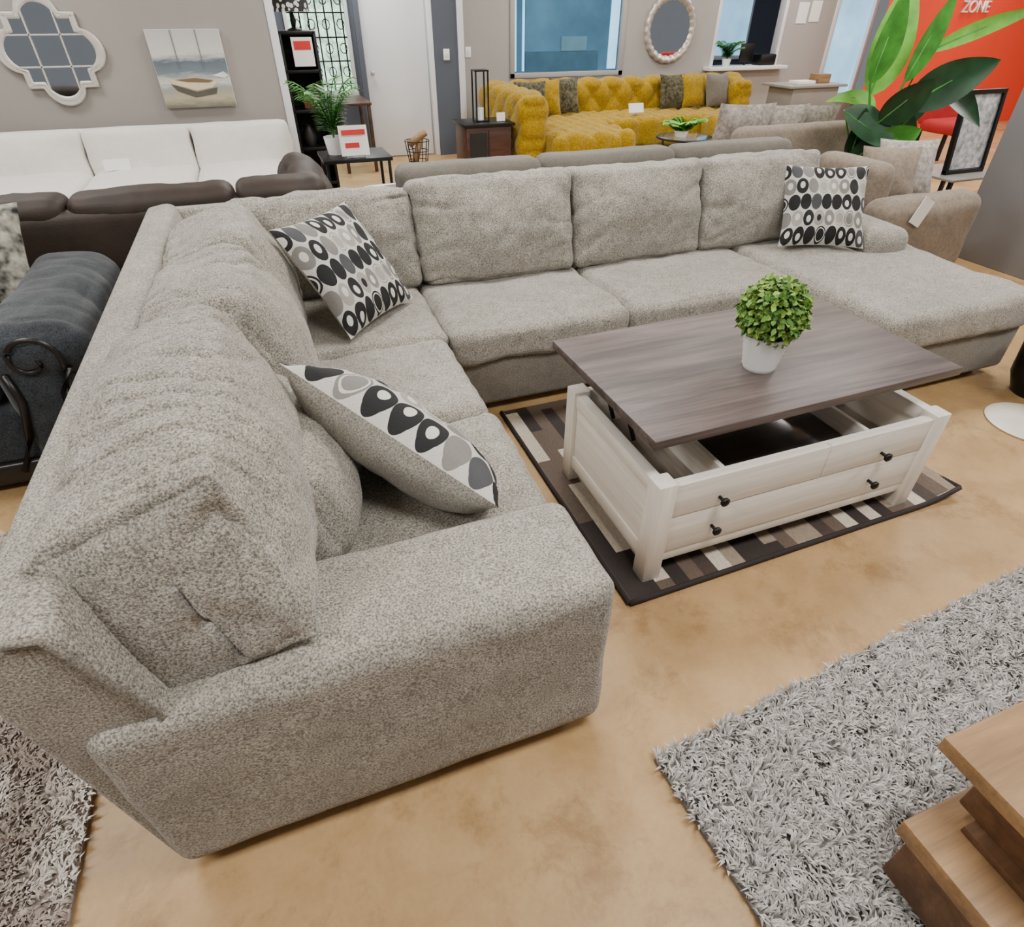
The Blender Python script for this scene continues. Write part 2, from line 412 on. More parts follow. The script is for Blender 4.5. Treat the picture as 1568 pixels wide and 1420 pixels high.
wb('.004',6.85,8.15,0,.86); wb('.005',6.85,8.15,2.4,3.05); wb('.006',8.15,9.1,0,3.05); wb('.007',9.1,10,0,.4); wb('.008',9.1,10,2.4,3.05)
box('wall_orange',9.35,16,8.55,8.67,0,3.05,ORANGE,0)
box('wall_office',6,10.5,11.8,11.9,0,3.05,WALLD,0)
box('pillar_wall',5.12,5.9,1.9,3.37,0,3.05,WALLP,.005)
box('baseboard_back',2.7,9.35,YB-.015,YB,0,.1,WTRIM,.003)
grp('window_1')
box('frame_l',.62,.67,10.56,10.66,.55,2.5,WTRIM); box('frame_r',1.45,1.5,10.56,10.66,.55,2.5,WTRIM); box('sill',.62,1.5,10.5,10.66,.6,.66,WTRIM)
box('pane',.66,1.46,10.68,10.7,.6,2.5,GARD,0)
for i in range(7): tube('bar_%d'%i,[(.72+i*.115,10.6,.6),(.72+i*.115,10.6,2.5)],.011,BLACK,6)
for i in range(6):
    tube('cross_%d'%i,[(.66,10.6,.75+i*.28),(1.46,10.6,.75+i*.28)],.010,BLACK,6)
    for j in range(4):
        cx,cz=.78+j*.2,.9+i*.28
        tube('scroll_%d_%d'%(i,j),[(cx+.05*math.cos(a*PI/5),10.6,cz+.06*math.sin(a*PI/5)) for a in range(10)],.007,BLACK,5,True)
grp('window_2')
for nm,a in (('frame_l',(3.5,3.57,.84,2.4)),('frame_r',(5.23,5.3,.84,2.4)),('frame_b',(3.5,5.3,.84,.9)),('frame_t',(3.5,5.3,2.34,2.4))):
    box(nm,a[0],a[1],YB-.02,YB+.1,a[2],a[3],WALLG2,.004)
box('glass',3.57,5.23,YB+.05,YB+.06,.9,2.34,GLASSB,0)
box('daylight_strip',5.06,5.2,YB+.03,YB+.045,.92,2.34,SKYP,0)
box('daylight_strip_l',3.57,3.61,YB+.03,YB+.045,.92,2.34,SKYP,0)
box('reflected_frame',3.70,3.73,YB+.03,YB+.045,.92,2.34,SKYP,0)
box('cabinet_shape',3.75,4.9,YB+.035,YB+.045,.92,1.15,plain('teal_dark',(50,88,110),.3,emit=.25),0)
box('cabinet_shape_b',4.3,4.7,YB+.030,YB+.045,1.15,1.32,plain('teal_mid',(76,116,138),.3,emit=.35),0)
grp('window_3')
for nm,a in (('frame_l',(9.1,9.17,.4,2.4)),('frame_r',(9.9,9.97,.4,2.4)),('frame_b',(9.1,9.97,.4,.47))):
    box(nm,a[0],a[1],YB-.02,YB+.1,a[2],a[3],WTRIM,.004)
box('pane',9.17,9.9,YB+.05,YB+.06,.47,2.4,SKYP,0)
grp('window_4')
box('frame',8.0,9.3,11.72,11.8,.85,2.3,WTRIM); box('pane',8.06,9.24,11.7,11.715,.92,2.3,SKYP,0)
grp('reception_counter')
box('slab',6.75,8.25,YB-.18,YB+.25,.86,.91,WTRIM,.008); box('jamb_l',6.85,6.91,YB-.01,YB+.13,.91,2.4,WTRIM); box('jamb_r',8.09,8.15,YB-.01,YB+.13,.91,2.4,WTRIM)
box('printer',7.75,8.05,YB-.1,YB+.12,.91,1.06,BLACK,.02); box('monitor',7.45,7.7,YB+.05,YB+.08,.95,1.2,BLACK,.01); tube('monitor_stand',[(7.57,YB+.07,.91),(7.57,YB+.07,.97)],.02,BLACK)
grp('door_1')
box('slab',1.43,2.23,9.12,9.16,0.01,2.1,WTRIM,.004,2,RZ(-3)); box('jamb_l',1.35,1.42,9.06,9.2,0,2.15,WALLD); box('jamb_r',2.25,2.3,9.0,9.2,0,2.15,WTRIM); box('head',1.35,2.3,9.06,9.2,2.12,2.2,WTRIM)
lathe('knob',[(.0,-.03),(.02,-.03),(.028,0),(.02,.02),(0,.02)],(1.5,9.08,.98),SILVER,16)
grp('light_switch'); box('plate',2.42,2.5,8.985,9.0,1.1,1.22,PAPER,.003); box('rocker',2.45,2.47,8.978,8.99,1.14,1.18,WTRIM,.002)
grp('light_switch.001'); box('plate',2.85,2.93,YB-.01,YB,1.1,1.22,PAPER,.003); box('rocker',2.88,2.90,YB-.015,YB,1.14,1.18,WTRIM,.002)
grp('notice_papers')
for i,(a,z) in enumerate([(8.35,1.45),(8.6,1.47)]): box('sheet_%d'%i,a,a+.2,YB-.008,YB-.002,z,z+.27,PAPER,0)
# ------------------------------------------------------------------ wall decor
def ringshape(fn,rings,c,y,mat,n=96,name='frame'):
    vs=[];fs=[]
    for (s,dy) in rings:
        for i in range(n):
            a=2*PI*i/n; r=fn(a)*s
            vs.append((c[0]+r*math.cos(a),y+dy,c[1]+r*math.sin(a)))
    for k in range(len(rings)-1):
        for i in range(n):
            fs.append((k*n+i,k*n+(i+1)%n,(k+1)*n+(i+1)%n,(k+1)*n+i))
    return mk(name,vs,fs,mat)
def quatre(a):
    best=0
    for k in range(4):
        an=k*PI/2; d=.24; rr=.155
        ca=math.cos(a-an); disc=rr*rr-d*d*(1-ca*ca)
        if disc>=0 and ca>0: best=max(best,d*ca+math.sqrt(disc))
    sq=.262/max(abs(math.cos(a)),abs(math.sin(a)))
    return max(best,sq)
grp('quatrefoil_mirror')
mc=(-1.49,1.34)
ringshape(quatre,[(1.0,0),(1.0,-.03),(.96,-.04),(.90,-.02),(.86,-.035),(.82,-.015)],mc,6.99,CHAMP,160)
n=160; mk('glass',[(mc[0],6.975,mc[1])]+[(mc[0]+quatre(2*PI*i/n)*.84*math.cos(2*PI*i/n),6.975,mc[1]+quatre(2*PI*i/n)*.84*math.sin(2*PI*i/n)) for i in range(n)],[(0,1+i,1+(i+1)%n) for i in range(n)],MIRROR,False)
for t in (-.11,.11):
    box('muntin_h%d'%(t>0),mc[0]-.3,mc[0]+.3,6.96,6.975,mc[1]+t-.005,mc[1]+t+.005,CHAMP,0); box('muntin_v%d'%(t>0),mc[0]+t-.005,mc[0]+t+.005,6.96,6.975,mc[1]-.3,mc[1]+.3,CHAMP,0)
grp('boat_painting')
box('canvas_edge',-.75,-.155,6.95,6.99,.9,1.48,PAPER,.003)
quad('canvas',[(-.748,6.948,.902),(-.157,6.948,.902),(-.157,6.948,1.478),(-.748,6.948,1.478)],PAINT)
hull=[(-.68,1.13),(-.63,1.08),(-.46,1.03),(-.32,1.05),(-.25,1.11),(-.34,1.085),(-.52,1.095)]
mk('boat_hull',[(x,6.945,z) for x,z in hull],[tuple(range(7))],plain('boat_cream',(222,204,166),.7),False)
mk('boat_interior',[(x,6.944,z) for x,z in [(-.62,1.115),(-.52,1.095),(-.34,1.09),(-.30,1.105),(-.45,1.125)]],[(0,1,2,3,4)],plain('boat_inside',(120,96,66),.7),False)
mk('boat_shadow',[(x,6.946,z) for x,z in [(-.66,1.085),(-.46,1.02),(-.28,1.05),(-.30,1.0),(-.48,.975),(-.62,1.03)]],[(0,1,2,3,4,5)],plain('boat_hull_dark',(84,80,68),.7),False)
mk('surf',[(x,6.944,z) for x,z in [(-.3,1.14),(-.2,1.17),(-.165,1.14),(-.2,1.12)]],[(0,1,2,3)],plain('surf_white',(232,232,226),.7),False)
for i,x in enumerate((-.5533,-.355)): box('window_seam_%d'%i,x,x+.006,6.942,6.946,1.20,1.478,plain('seam_grey_%d'%i,(120,120,118)),0)
grp('round_mirror')
mc=(6.04,1.40)
ringshape(lambda a:.43*(1+.015*math.sin(24*a)),[(1,0),(1,-.04),(.93,-.06),(.86,-.05),(.80,-.03),(.77,-.01)],mc,YB-.005,SILVER,240)
n=60; mk('glass',[(mc[0],YB-.02,mc[1])]+[(mc[0]+.34*math.cos(2*PI*i/n),YB-.02,mc[1]+.34*math.sin(2*PI*i/n)) for i in range(n)],[(0,1+i,1+(i+1)%n) for i in range(n)],MIRROR,False)
cu=bpy.data.curves.new('wall_lettering','FONT'); cu.body='ZONE'; cu.size=.22; cu.extrude=.01; cu.materials.append(PAPER)
o=bpy.data.objects.new('wall_lettering',cu); C.objects.link(o); o.rotation_euler=(PI/2,0,0); o.location=(10.75,8.54,1.59)

# ------------------------------------------------------------------ main sectional
grp('sectional_sofa')
def crease(sc,amp,ax=1,seed=0,wid=.3,warp=1.3,ms=.55):
    def f(m,nn,w,u):
        t=w[ax]
        s=t*sc+warp*noise.noise(w*2.2+Vector((seed,seed*2,1)))
        d=abs((s%1)-.5)*2
        k=max(0,(d-(1-wid))/wid)**1.5
        mask=max(0,min(1,ms+1.8*noise.noise(w*3.3+Vector((9,seed,3)))))
        return -amp*k*mask
    return f
soft('front_arm',(.01,.91,.318),(1.07,.34,.54),SOFA,.045,(.004,.006,.010),.008,3,n=(50,20,26))
box('left_base',-.5,.54,1.0,3.4,.05,.31,SOFA_SHADED,.03,3)
box('back_base',.3,3.42,2.39,3.4,.05,.31,SOFA_SHADED,.03,3)
box('chaise_base',2.57,3.53,1.79,3.3,.05,.31,SOFA_SHADED,.03,3)
box('arm_foot_rail',-.46,.5,.79,1.06,.02,.06,DARK,.01)
prism('left_back_frame',[(-.53,.05),(-.61,.80),(-.59,.845),(-.50,.86),(-.465,.845),(-.38,.58),(-.34,.30),(-.34,.05)],'y',.765,3.47,SOFA,.018,3)
tube('frame_seam',[(-.36,.762,.40),(-.395,.762,.60),(-.475,.762,.845),(-.53,.762,.856)],.006,SOFA_SHADED,6)
prism('rear_back_frame',[(3.50,.05),(3.54,.80),(3.52,.83),(3.44,.83),(3.38,.58),(3.28,.30),(3.28,.05)],'x',-.5,3.42,SOFA,.02,3)
soft('end_arm',(3.30,2.96,.32),(.3,.92,.56),SOFA,.08,(.01,.0,.015),.006,4,n=(16,30,20))
def seat(nm,x0,x1,y0,y1,sd,zt=.465):
    soft(nm,((x0+x1)/2,(y0+y1)/2,(.295+zt)/2),(x1-x0-.008,y1-y0-.008,zt-.295),SOFA,.045,(.008,.008,.018),.016,4,n=(50,50,12),seed=sd,disp=crease(3,.004,0,sd))
seat('seat_cushion_a',-.2,.575,1.06,1.73,1)
seat('seat_cushion_b',-.2,.575,1.73,2.37,2)
seat('seat_cushion_c',-.2,.60,2.37,3.05,3)
seat('seat_cushion_d',.60,1.50,2.34,3.05,4)
seat('seat_cushion_e',1.50,2.53,2.34,3.05,5)
seat('chaise_cushion',2.53,3.56,1.755,3.05,6,.475)
def bc(nm,x0,x1,sd,y=3.10,zt=.94,th=.26,tilt=-13):
    h=zt-.44
    c1=crease(5,.015,2,sd,.35); c2=crease(6,.010,0,sd+5,.3)
    def dp(m,nn,w,u):
        e=max(0,abs(u[0])-.45)/.55
        return c1(m,nn,w,u)*(.15+1.3*e)+c2(m,nn,w,u)*max(0,abs(u[2])-.3)
    soft(nm,((x0+x1)/2,y,.44+h/2),(x1-x0-.008,th,h),SOFA,.045,(.006,.06,.006),.018,5,rot=RX(tilt),n=(64,16,48),seed=sd,disp=dp)
bc('back_cushion_d',.62,1.47,11); bc('back_cushion_e',1.47,2.28,12); bc('back_cushion_f',2.28,3.12,13,3.10,.935)
bc('corner_cushion',-.24,.62,14,3.13,.91,.26,-12)
def lc(nm,y0,y1,sd,x=-.2,zb=.43,zt=.93,th=.33,tilt=-20,r=.08,near=0,bl=.06):
    h=zt-zb
    c1=crease(8,.018,1,sd,.34,2.4,.45); c2=crease(17,.007,1,sd+3,.5,2.0,.35); c3=crease(5,.009,0,sd+7,.25,2.6,.2)
    def dp(m,nn,w,u):
        return (c1(m,nn,w,u)+c2(m,nn,w,u))*(.2+.8*max(0,min(1,u[2]*1.2+.3)))+c3(m,nn,w,u)
    def wp(m,u):
        # ends pinch in towards the seams, so neighbouring cushions read separately
        e=abs(u[1])**6
        if u[1]>0 or not near: m.z-=.022*e*max(0,u[2]); m.x-=.022*e*u[0]
        if near: 
            k=max(0,-u[1]); m.y+=near*(u[2]+1)*k*k; m.x+=-.02*k*k*(u[0]<0)-.03*k*k*(u[0]>0)*(1-u[2])*.5
            m.z-=.035*k**3*max(0,u[2])
            cr=(abs(u[0])**4)*(abs(u[2])**4)*k**4; m.x+=.02*cr*(1 if u[0]>0 else -1); m.y-=.02*cr; m.z+=.02*cr*(1 if u[2]>0 else -1)
        return m
    soft(nm,(x,(y0+y1)/2,zb+h/2),(th,y1-y0-.004,h),SOFA,r,(bl,.014,.025),.018,4.5,rot=RY(tilt),n=(40,int(140*(y1-y0)),44),seed=sd,disp=dp,warp=wp)
lc('back_cushion_a',.80,1.755,21,-.29,.565,.975,.315,-20,.045,.05,.055); lc('back_cushion_a_lower',1.12,1.74,24,-.16,.43,.75,.29,-16,.07)
lc('back_cushion_b',1.75,2.40,22,-.225,.43,.945,.34,-20,.06); lc('back_cushion_c',2.40,3.02,23,-.225,.43,.93,.34,-20,.06)
for i,(x,y) in enumerate([(.44,.84),(-.42,.84),(.45,2.2),(3.4,1.9),(2.7,1.9),(3.3,3.3),(-.42,3.3)]):
    box('foot_%d'%i,x-.04,x+.04,y-.04,y+.04,0,.06,DARK,.004)

top()
pillow('throw_pillow',(.235,2.70,.70),.50,.52,.16,(.70,.714,0),(-.16,.30,.42),OVAL,PBACK,40)
pillow('throw_pillow.001',(.200,1.43,.600),.67,.46,.23,(-.66,.62,.42),(-.26,-.67,.63),OVAL,PBACK,40)
pillow('throw_pillow.002',(2.97,2.78,.70),.48,.47,.15,(.90,-.43,0),(.13,.24,.40),OVAL,PBACK,40)

# ------------------------------------------------------------------ coffee table
grp('lift_top_coffee_table')
x0,x1,y0,y1=.915,2.145,1.15,1.83
for i,(x,y) in enumerate([(x0,y0),(x1-.07,y0),(x0,y1-.07),(x1-.07,y1-.07)]):
    box('post_%d'%i,x,x+.07,y,y+.07,0,.435,WWV,.006)
box('side_left',x0+.015,x0+.04,y0+.07,y1-.07,.10,.42,WWY,.003); box('side_left_rail_t',x0+.008,x0+.05,y0+.07,y1-.07,.37,.425,WWY,.004); box('side_left_rail_b',x0+.008,x0+.05,y0+.07,y1-.07,.08,.14,WWY,.004)
box('side_right',x1-.04,x1-.015,y0+.07,y1-.07,.10,.42,WWY,.003); box('side_right_rail_t',x1-.05,x1-.008,y0+.07,y1-.07,.37,.425,WWY,.004); box('side_right_rail_b',x1-.05,x1-.008,y0+.07,y1-.07,.08,.14,WWY,.004)
box('back_panel',x0+.07,x1-.07,y1-.04,y1-.015,.1,.42,WW,.003)
xm=1.60
box('front_upper_l',x0+.07,xm-.002,y0+.008,y0+.035,.285,.42,WW,.003); box('front_upper_r',xm+.002,x1-.07,y0+.008,y0+.035,.285,.42,WW,.003)
box('drawer_front',x0+.07,x1-.07,y0+.010,y0+.035,.125,.282,WW,.003)
box('front_bottom_rail',x0+.07,x1-.07,y0+.014,y0+.04,.08,.122,WW,.003)
box('front_inner',x0+.07,x1-.07,y0+.035,y0+.05,.1,.415,WW,.002)
box('floor_panel',x0+.04,x1-.04,y0+.04,y1-.04,.24,.255,WINT,.002)
box('divider_l',1.22,1.24,y0+.05,y1-.04,.25,.37,WWY,.002); box('divider_r',1.86,1.88,y0+.05,y1-.04,.25,.37,WWY,.002)
box('dark_tray',1.245,1.855,y0+.055,y1-.045,.255,.30,TRAY,.002)
for i,(x,z) in enumerate([(1.165,.325),(1.165,.195),(1.865,.325),(1.865,.195)]):
    tube('knob_stem_%d'%i,[(x,y0+.012,z),(x,y0-.018,z)],.006,BLACK); o=tube('knob_%d'%i,[(x,y0-.012,z),(x,y0-.018,z),(x,y0-.026,z),(x,y0-.032,z)],[.008,.016,.017,.008],BLACK,14)
for i,x in enumerate((1.0,2.04)):
    tube('lift_arm_%d'%i,[(x,1.45,.40),(x,1.60,.565)],.008,BLACK); tube('lift_arm_b%d'%i,[(x,1.60,.40),(x,1.75,.565)],.008,BLACK)
    box('lift_bar_%d'%i,x-.012,x+.012,1.4,1.8,.545,.565,BLACK,.002)
box('lift_top',.885,2.155,1.19,1.92,.565,.597,TOPW,.004,2,RZ(.9))
grp('potted_topiary')
pc=(1.480,1.46,.597)
prof=[(0,0),(.054,0)]
for i in range(9): prof+= [(.056+.0022*i,.006+.0135*i),(.059+.0022*i,.012+.0135*i)]
prof+=[(.080,.128),(.076,.13),(.072,.118),(0,.115)]
lathe('ribbed_pot',prof,pc,WHITE,48)
vs=[];fs=[];cols=[]
cc=Vector((pc[0],pc[1],pc[2]+.208))
for i in range(1900):
    th=math.acos(1-2*(i+.5)/1900); ph=i*2.399963
    d=Vector((math.sin(th)*math.cos(ph),math.sin(th)*math.sin(ph),math.cos(th)))
    rad=.096+random.uniform(-.02,.012)
    p=cc+d*rad; q=p+(d*.55+Vector((random.uniform(-1,1),random.uniform(-1,1),random.uniform(-1,1)))*.8).normalized()*random.uniform(.018,.028)
    b0=len(vs); leafmesh(vs,fs,p,q,.018,.1,d+Vector((random.uniform(-.5,.5),random.uniform(-.5,.5),.3)),3)
    t=random.random(); g=lin((76+int(84*t),122+int(70*t),50+int(40*t))); k=.35+.65*min(1,max(0,(rad-.076)/.030))
    cols+= [(g[0]*k,g[1]*k,g[2]*k,1)]*(len(vs)-b0)
o=mk('leaves',vs,fs,vcol('topiary_leaf',.5)); ca=o.data.color_attributes.new('col','FLOAT_COLOR','POINT')
ca.data.foreach_set('color',np.array(cols,dtype=np.float32).ravel())
soft('core',tuple(cc),(.17,.17,.17),GREEND,.085,n=(10,10,10))

# rugs
grp('patchwork_rug')
mkv=[]; nx=30; rx1=2.38
for i in range(nx+1):
    x=.83+(rx1-.83)*i/nx
    cz=.012+.035*max(0,(i/nx-.86)/.14)**2
    mkv += [(x,1.085+.03*i/nx,cz),(x,2.37,.012)]
mk('rug_surface',mkv,[(2*i,2*i+2,2*i+3,2*i+1) for i in range(nx)],SRUG,False)
BORD=plain('rug_border',(40,32,30),.8)
tube('border_front',[(.83+(rx1-.83)*i/nx,1.085+.03*i/nx,.010+.035*max(0,(i/nx-.86)/.14)**2) for i in range(nx+1)],.011,BORD,6)
tube('border_left',[(.83,1.085,.010),(.83,2.37,.010)],.010,BORD,6); tube('border_right',[(rx1,1.115,.045),(rx1,1.4,.012),(rx1,2.37,.010)],.010,BORD,6)
shag('shag_rug',.63,2.9,-.75,.60,110000,.034,(142,138,133),(212,208,203),math.radians(4.5),(.63,.60),0,root_shade=.62)
shag('shag_rug.001',-2.4,-.76,.15,2.21,90000,.028,(170,156,144),(236,229,220),0,(0,0),6,root_shade=.75)

grp('oak_coffee_table')
box('top_slab',1.02,2.1,-.5,.27,.41,.45,OAK,.005)
box('upper_block',1.08,1.95,-.42,.20,.27,.41,OAKD,.006)
box('lower_slab',.955,2.15,-.6,.215,.20,.25,OAK,.006)
box('lower_front_plank',.965,2.1,-.55,.19,.05,.20,OAKD,.006)
box('spacer',1.05,1.98,-.45,.16,.25,.27,OAKD,.002)
box('plinth',1.0,2.0,-.5,.15,.03,.05,OAKD,.004)
grp('pedestal_side_table')
lathe('disc_base',[(0,0),(.185,0),(.19,.008),(.17,.014),(.02,.018),(0,.018)],(3.21,1.38,0),plain('cream_metal',(226,220,206),.35),48)
tube('stem',[(3.34,1.34,.012),(3.44,1.32,.3),(3.44,1.32,.6)],.012,plain('cream_metal_stem',(226,220,206),.35)); lathe('tray',[(0,0),(.13,0),(.13,.02),(0,.02)],(3.55,1.28,.6),plain('cream_metal_tray',(226,220,206),.35),40)
grp('black_planter'); lathe('pot',[(0,0),(.10,0),(.14,.1),(.15,.28),(.135,.29),(.12,.26),(0,.25)],(3.52,1.58,0),BLACK,32)
vs=[];fs=[]
for i in range(26):
    a=random.uniform(0,2*PI); leafmesh(vs,fs,(3.52,1.58,.24),(3.52+.15*math.cos(a),1.58+.13*math.sin(a),random.uniform(.34,.45)),.05,.2)
mk('leaves',vs,fs,GREEND)

# ------------------------------------------------------------------ charcoal sofa
grp('charcoal_sofa')
box('base',-3.2,-.92,2.53,3.5,.05,.36,CHAR,.03,3)
soft('right_arm_panel',(-1.02,3.0,.31),(.24,.98,.56),CHAR,.06,(.01,.01,0),.008,n=(12,24,16))
soft('right_arm_roll',(-.985,3.02,.565),(.36,1.04,.23),CHAR,.112,(.01,.01,.01),.014,5,n=(20,60,18),disp=crease(9,.008,1,4))
CARV=plain('dark_carved_wood',(26,22,22),.35)
ps=[]
for i in range(34):
    t=i/33; a=-.5+t*3.6*PI*.62; r=.105*(1-.78*t)
    ps.append((-.985+r*math.cos(a),2.49,.565+r*math.sin(a)))
tube('arm_scroll',ps,.010,CARV,6)
tube('arm_front_trim',[(-.88,2.50,.52),(-.93,2.50,.42),(-.95,2.50,.25),(-.93,2.50,.08)],.016,CARV,6)
tube('arm_front_trim_b',[(-1.09,2.50,.52),(-1.08,2.50,.40),(-1.12,2.50,.25),(-1.2,2.50,.1)],.016,CARV,6)
box('front_rail',-3.2,-.9,2.5,2.56,.04,.14,CARV,.02,3)
soft('seat_cushion',(-1.68,3.0,.44),(1.0,.95,.17),CHAR,.06,(0,0,.02),.01,n=(30,26,8))
soft('seat_cushion_b',(-2.7,3.0,.44),(1.0,.95,.17),CHAR,.06,(0,0,.02),.01,n=(30,26,8))
soft('back',(-2.35,3.42,.50),(1.7,.18,.5),CHAR,.08,(0,.02,.02),.01,n=(40,10,20))
for i,(x,y) in enumerate([(-.98,2.58),(-3.1,2.58),(-.98,3.4),(-3.1,3.4)]): lathe('foot_%d'%i,[(0,0),(.035,0),(.045,.03),(.03,.06),(0,.06)],(x,y,0),CARV,16)
top()
pillow('floral_pillow',(-1.29,3.28,.74),.44,.44,.16,(.93,-.2,0),(.05,.3,.7),fabric('black_white_floral',(40,42,42),(190,186,170),16,.3,.2),DPILL)

# ------------------------------------------------------------------ brown leather sofa (back to us)
grp('brown_leather_sofa')
box('base',-2.6,.28,3.72,4.6,.05,.4,BROWN,.03,3)
soft('back_panel',(-1.16,3.74,.43),(2.9,.14,.76),BROWN,.05,(0,.01,.0),.008,3,n=(60,8,24))
for i,(a,b_) in enumerate([(-2.6,-1.78),(-1.78,-1.0),(-1.0,-.2),(-.2,.28)]):
    soft('back_roll_%d'%i,((a+b_)/2,3.80,.79),(b_-a,.24,.15),BROWN,.06,(0,.01,.008),.010,5,n=(24,12,8),seed=i)
soft('right_arm',(.2,4.35,.48),(.28,.95,.70),BROWN,.12,(.02,.0,.03),.025,5,n=(14,26,16))
soft('seat',(-1.2,4.25,.45),(2.5,.75,.16),BROWN,.06,(0,0,.03),.01,n=(40,16,8))
for i,(x,y) in enumerate([(.2,3.76),(-2.5,3.76),(.2,4.55),(-2.5,4.55)]): box('foot_%d'%i,x-.03,x+.03,y-.03,y+.03,0,.06,DARK)
# ------------------------------------------------------------------ taupe sofa (back to us)
grp('taupe_sofa')
box('base',.75,3.55,3.72,4.6,.05,.4,TAUPE,.03,3)
soft('back_panel',(2.13,3.74,.42),(2.86,.16,.74),TAUPE,.05,amp=.004,n=(50,8,20))
for i,(a,b_) in enumerate([(.70,1.62),(1.62,2.60),(2.60,3.58)]):
    soft('back_cushion_%d'%i,((a+b_)/2,3.86,.765),(b_-a-.01,.22,.22),TAUPE,.06,(0,.01,.002),.006,5,n=(26,12,10),seed=i)
soft('seat',(2.13,4.3,.45),(2.6,.7,.16),TAUPE,.06,(0,0,.02),n=(30,14,8))
soft('arm_l',(.78,4.15,.35),(.2,.9,.56),TAUPE,.08,n=(10,20,14)); soft('arm_r',(3.48,4.15,.35),(.2,.9,.56),TAUPE,.08,n=(10,20,14))
for i,(x,y) in enumerate([(.8,3.76),(3.45,3.76),(.8,4.55),(3.45,4.55)]): box('foot_%d'%i,x-.03,x+.03,y-.03,y+.03,0,.06,DARK)
# ------------------------------------------------------------------ white sofa
grp('white_sofa')
box('base',-4.2,.25,5.75,6.85,.05,.33,WHITEF,.03,3)
for i in range(5):
    a=-3.95+.84*i
    soft('seat_%d'%i,(a+.42,6.15,.41),(.83,.86,.19),WHITEF,.07,(0,.01,.03),.012,4,n=(24,24,8),seed=i)
    soft('back_%d'%i,(a+.42,6.62,.60),(.83,.24,.40),WHITEF,.05,(.0,.03,.01),.018,4,rot=RX(-10),n=(24,12,16),seed=i+9)
soft('rear_frame',(-2,6.82,.42),(4.5,.12,.74),WHITEF,.05,n=(40,6,14))
for i,x in enumerate((-4.1,.15)): box('foot_%d'%i,x-.04,x+.04,5.8,5.88,0,.06,DARK)
grp('price_card'); box('card',-1.30,-1.10,6.36,6.37,.525,.61,PAPER,0,2,RX(-15)); box('stand',-1.24,-1.16,6.37,6.40,.51,.54,PAPER,.001)
grp('white_ottoman'); soft('cushion',(1.0,5.15,.34),(.7,.6,.22),WHITEF,.08,(0,0,.03),n=(16,16,8)); box('base',.68,1.32,4.88,5.42,.04,.26,WHITEF,.03)

# ------------------------------------------------------------------ mustard tufted sofa
grp('tufted_sofa')
def tuft(ax1,ax2,per=.17,amp=.05):
    def f(m,nn,w,u):
        a=(w[ax1]+w[ax2])/per*PI*.5; b_=(w[ax1]-w[ax2])/per*PI*.5
        return amp*(abs(math.sin(a)*math.sin(b_))**.5)-amp*.5
    return f
soft('rear_back',(4.9,8.78,.50),(4.1,.30,.72),YEL,.10,(0,0,0),.004,disp=tuft(0,2),n=(200,10,34))
soft('left_back',(2.98,7.95,.50),(.34,1.5,.72),YEL,.10,amp=.004,disp=tuft(1,2),n=(10,80,34))
soft('rear_seat',(4.9,8.25,.30),(3.6,.85,.36),YEL,.08,amp=.004,disp=tuft(0,1),n=(160,40,12))
soft('left_chaise',(3.65,7.45,.29),(1.05,1.1,.38),YEL,.10,amp=.004,disp=tuft(0,1),n=(60,60,14))
soft('right_chaise',(6.2,7.8,.29),(1.0,1.1,.38),YEL,.10,amp=.004,disp=tuft(0,1),n=(60,60,14))
soft('right_back',(6.64,8.55,.48),(.32,.7,.70),YEL,.10,amp=.004,disp=tuft(1,2),n=(10,50,30))
box('plinth',2.95,6.6,7.3,8.8,.03,.14,DARK,.01)
top()
for i,(x,y,m) in enumerate([(3.32,8.2,DPILL),(3.62,8.42,YEL),(3.92,8.48,DPILL),(5.62,8.5,DPILL),(5.95,8.48,YEL),(6.3,8.4,TAUPE)]):
    pillow('sofa_cushion'+('' if i==0 else '.%03d'%i),(x,y,.70),.42,.42,.16,(1,-.1+.05*i,0),(random.uniform(-.2,.2),.25,.9),m,m,16)
grp('price_card.001'); box('card',4.62,4.84,7.95,7.96,.53,.64,PAPER,0,2,RX(-20)); box('stand',4.7,4.78,7.96,8.0,.51,.54,PAPER,.001)

grp('walnut_console')
box('carcass',2.18,2.72,7.3,7.75,.06,.56,WALN,.006); box('top',2.15,2.76,7.27,7.78,.56,.59,BLACK,.004); box('door_gap',2.44,2.45,7.292,7.305,.1,.52,DARK,0)
box('shelf_void',2.22,2.42,7.292,7.31,.14,.5,DARK,0); box('base',2.22,2.68,7.34,7.7,0,.06,BLACK)
def lantern(nm,x,y,z,w,h):
    grp(nm)
    for i,(a,b_) in enumerate([(-1,-1),(1,-1),(-1,1),(1,1)]): box('post_%d'%i,x+a*w/2-.008,x+a*w/2+.008,y+b_*w/2-.008,y+b_*w/2+.008,z,z+h,BLACK,0)
    box('base',x-w/2-.01,x+w/2+.01,y-w/2-.01,y+w/2+.01,z,z+.015,BLACK,0); box('roof',x-w/2-.01,x+w/2+.01,y-w/2-.01,y+w/2+.01,z+h-.015,z+h,BLACK,0)
    lathe('candle',[(0,0),(.035,0),(.035,.12),(0,.12)],(x,y,z+.015),WHITE,16)
lantern('candle_lantern',2.42,7.5,.59,.14,.50)
grp('price_card.002'); box('card',2.58,2.68,7.4,7.41,.595,.68,PAPER,0,2,RX(-10))
grp('wire_basket')
bx,by=1.78,8.1
for i in range(14):
    a=2*PI*i/14; tube('wire_%d'%i,[(bx+.10*math.cos(a),by+.10*math.sin(a),.01),(bx+.15*math.cos(a),by+.15*math.sin(a),.34)],.004,BLACK,4)
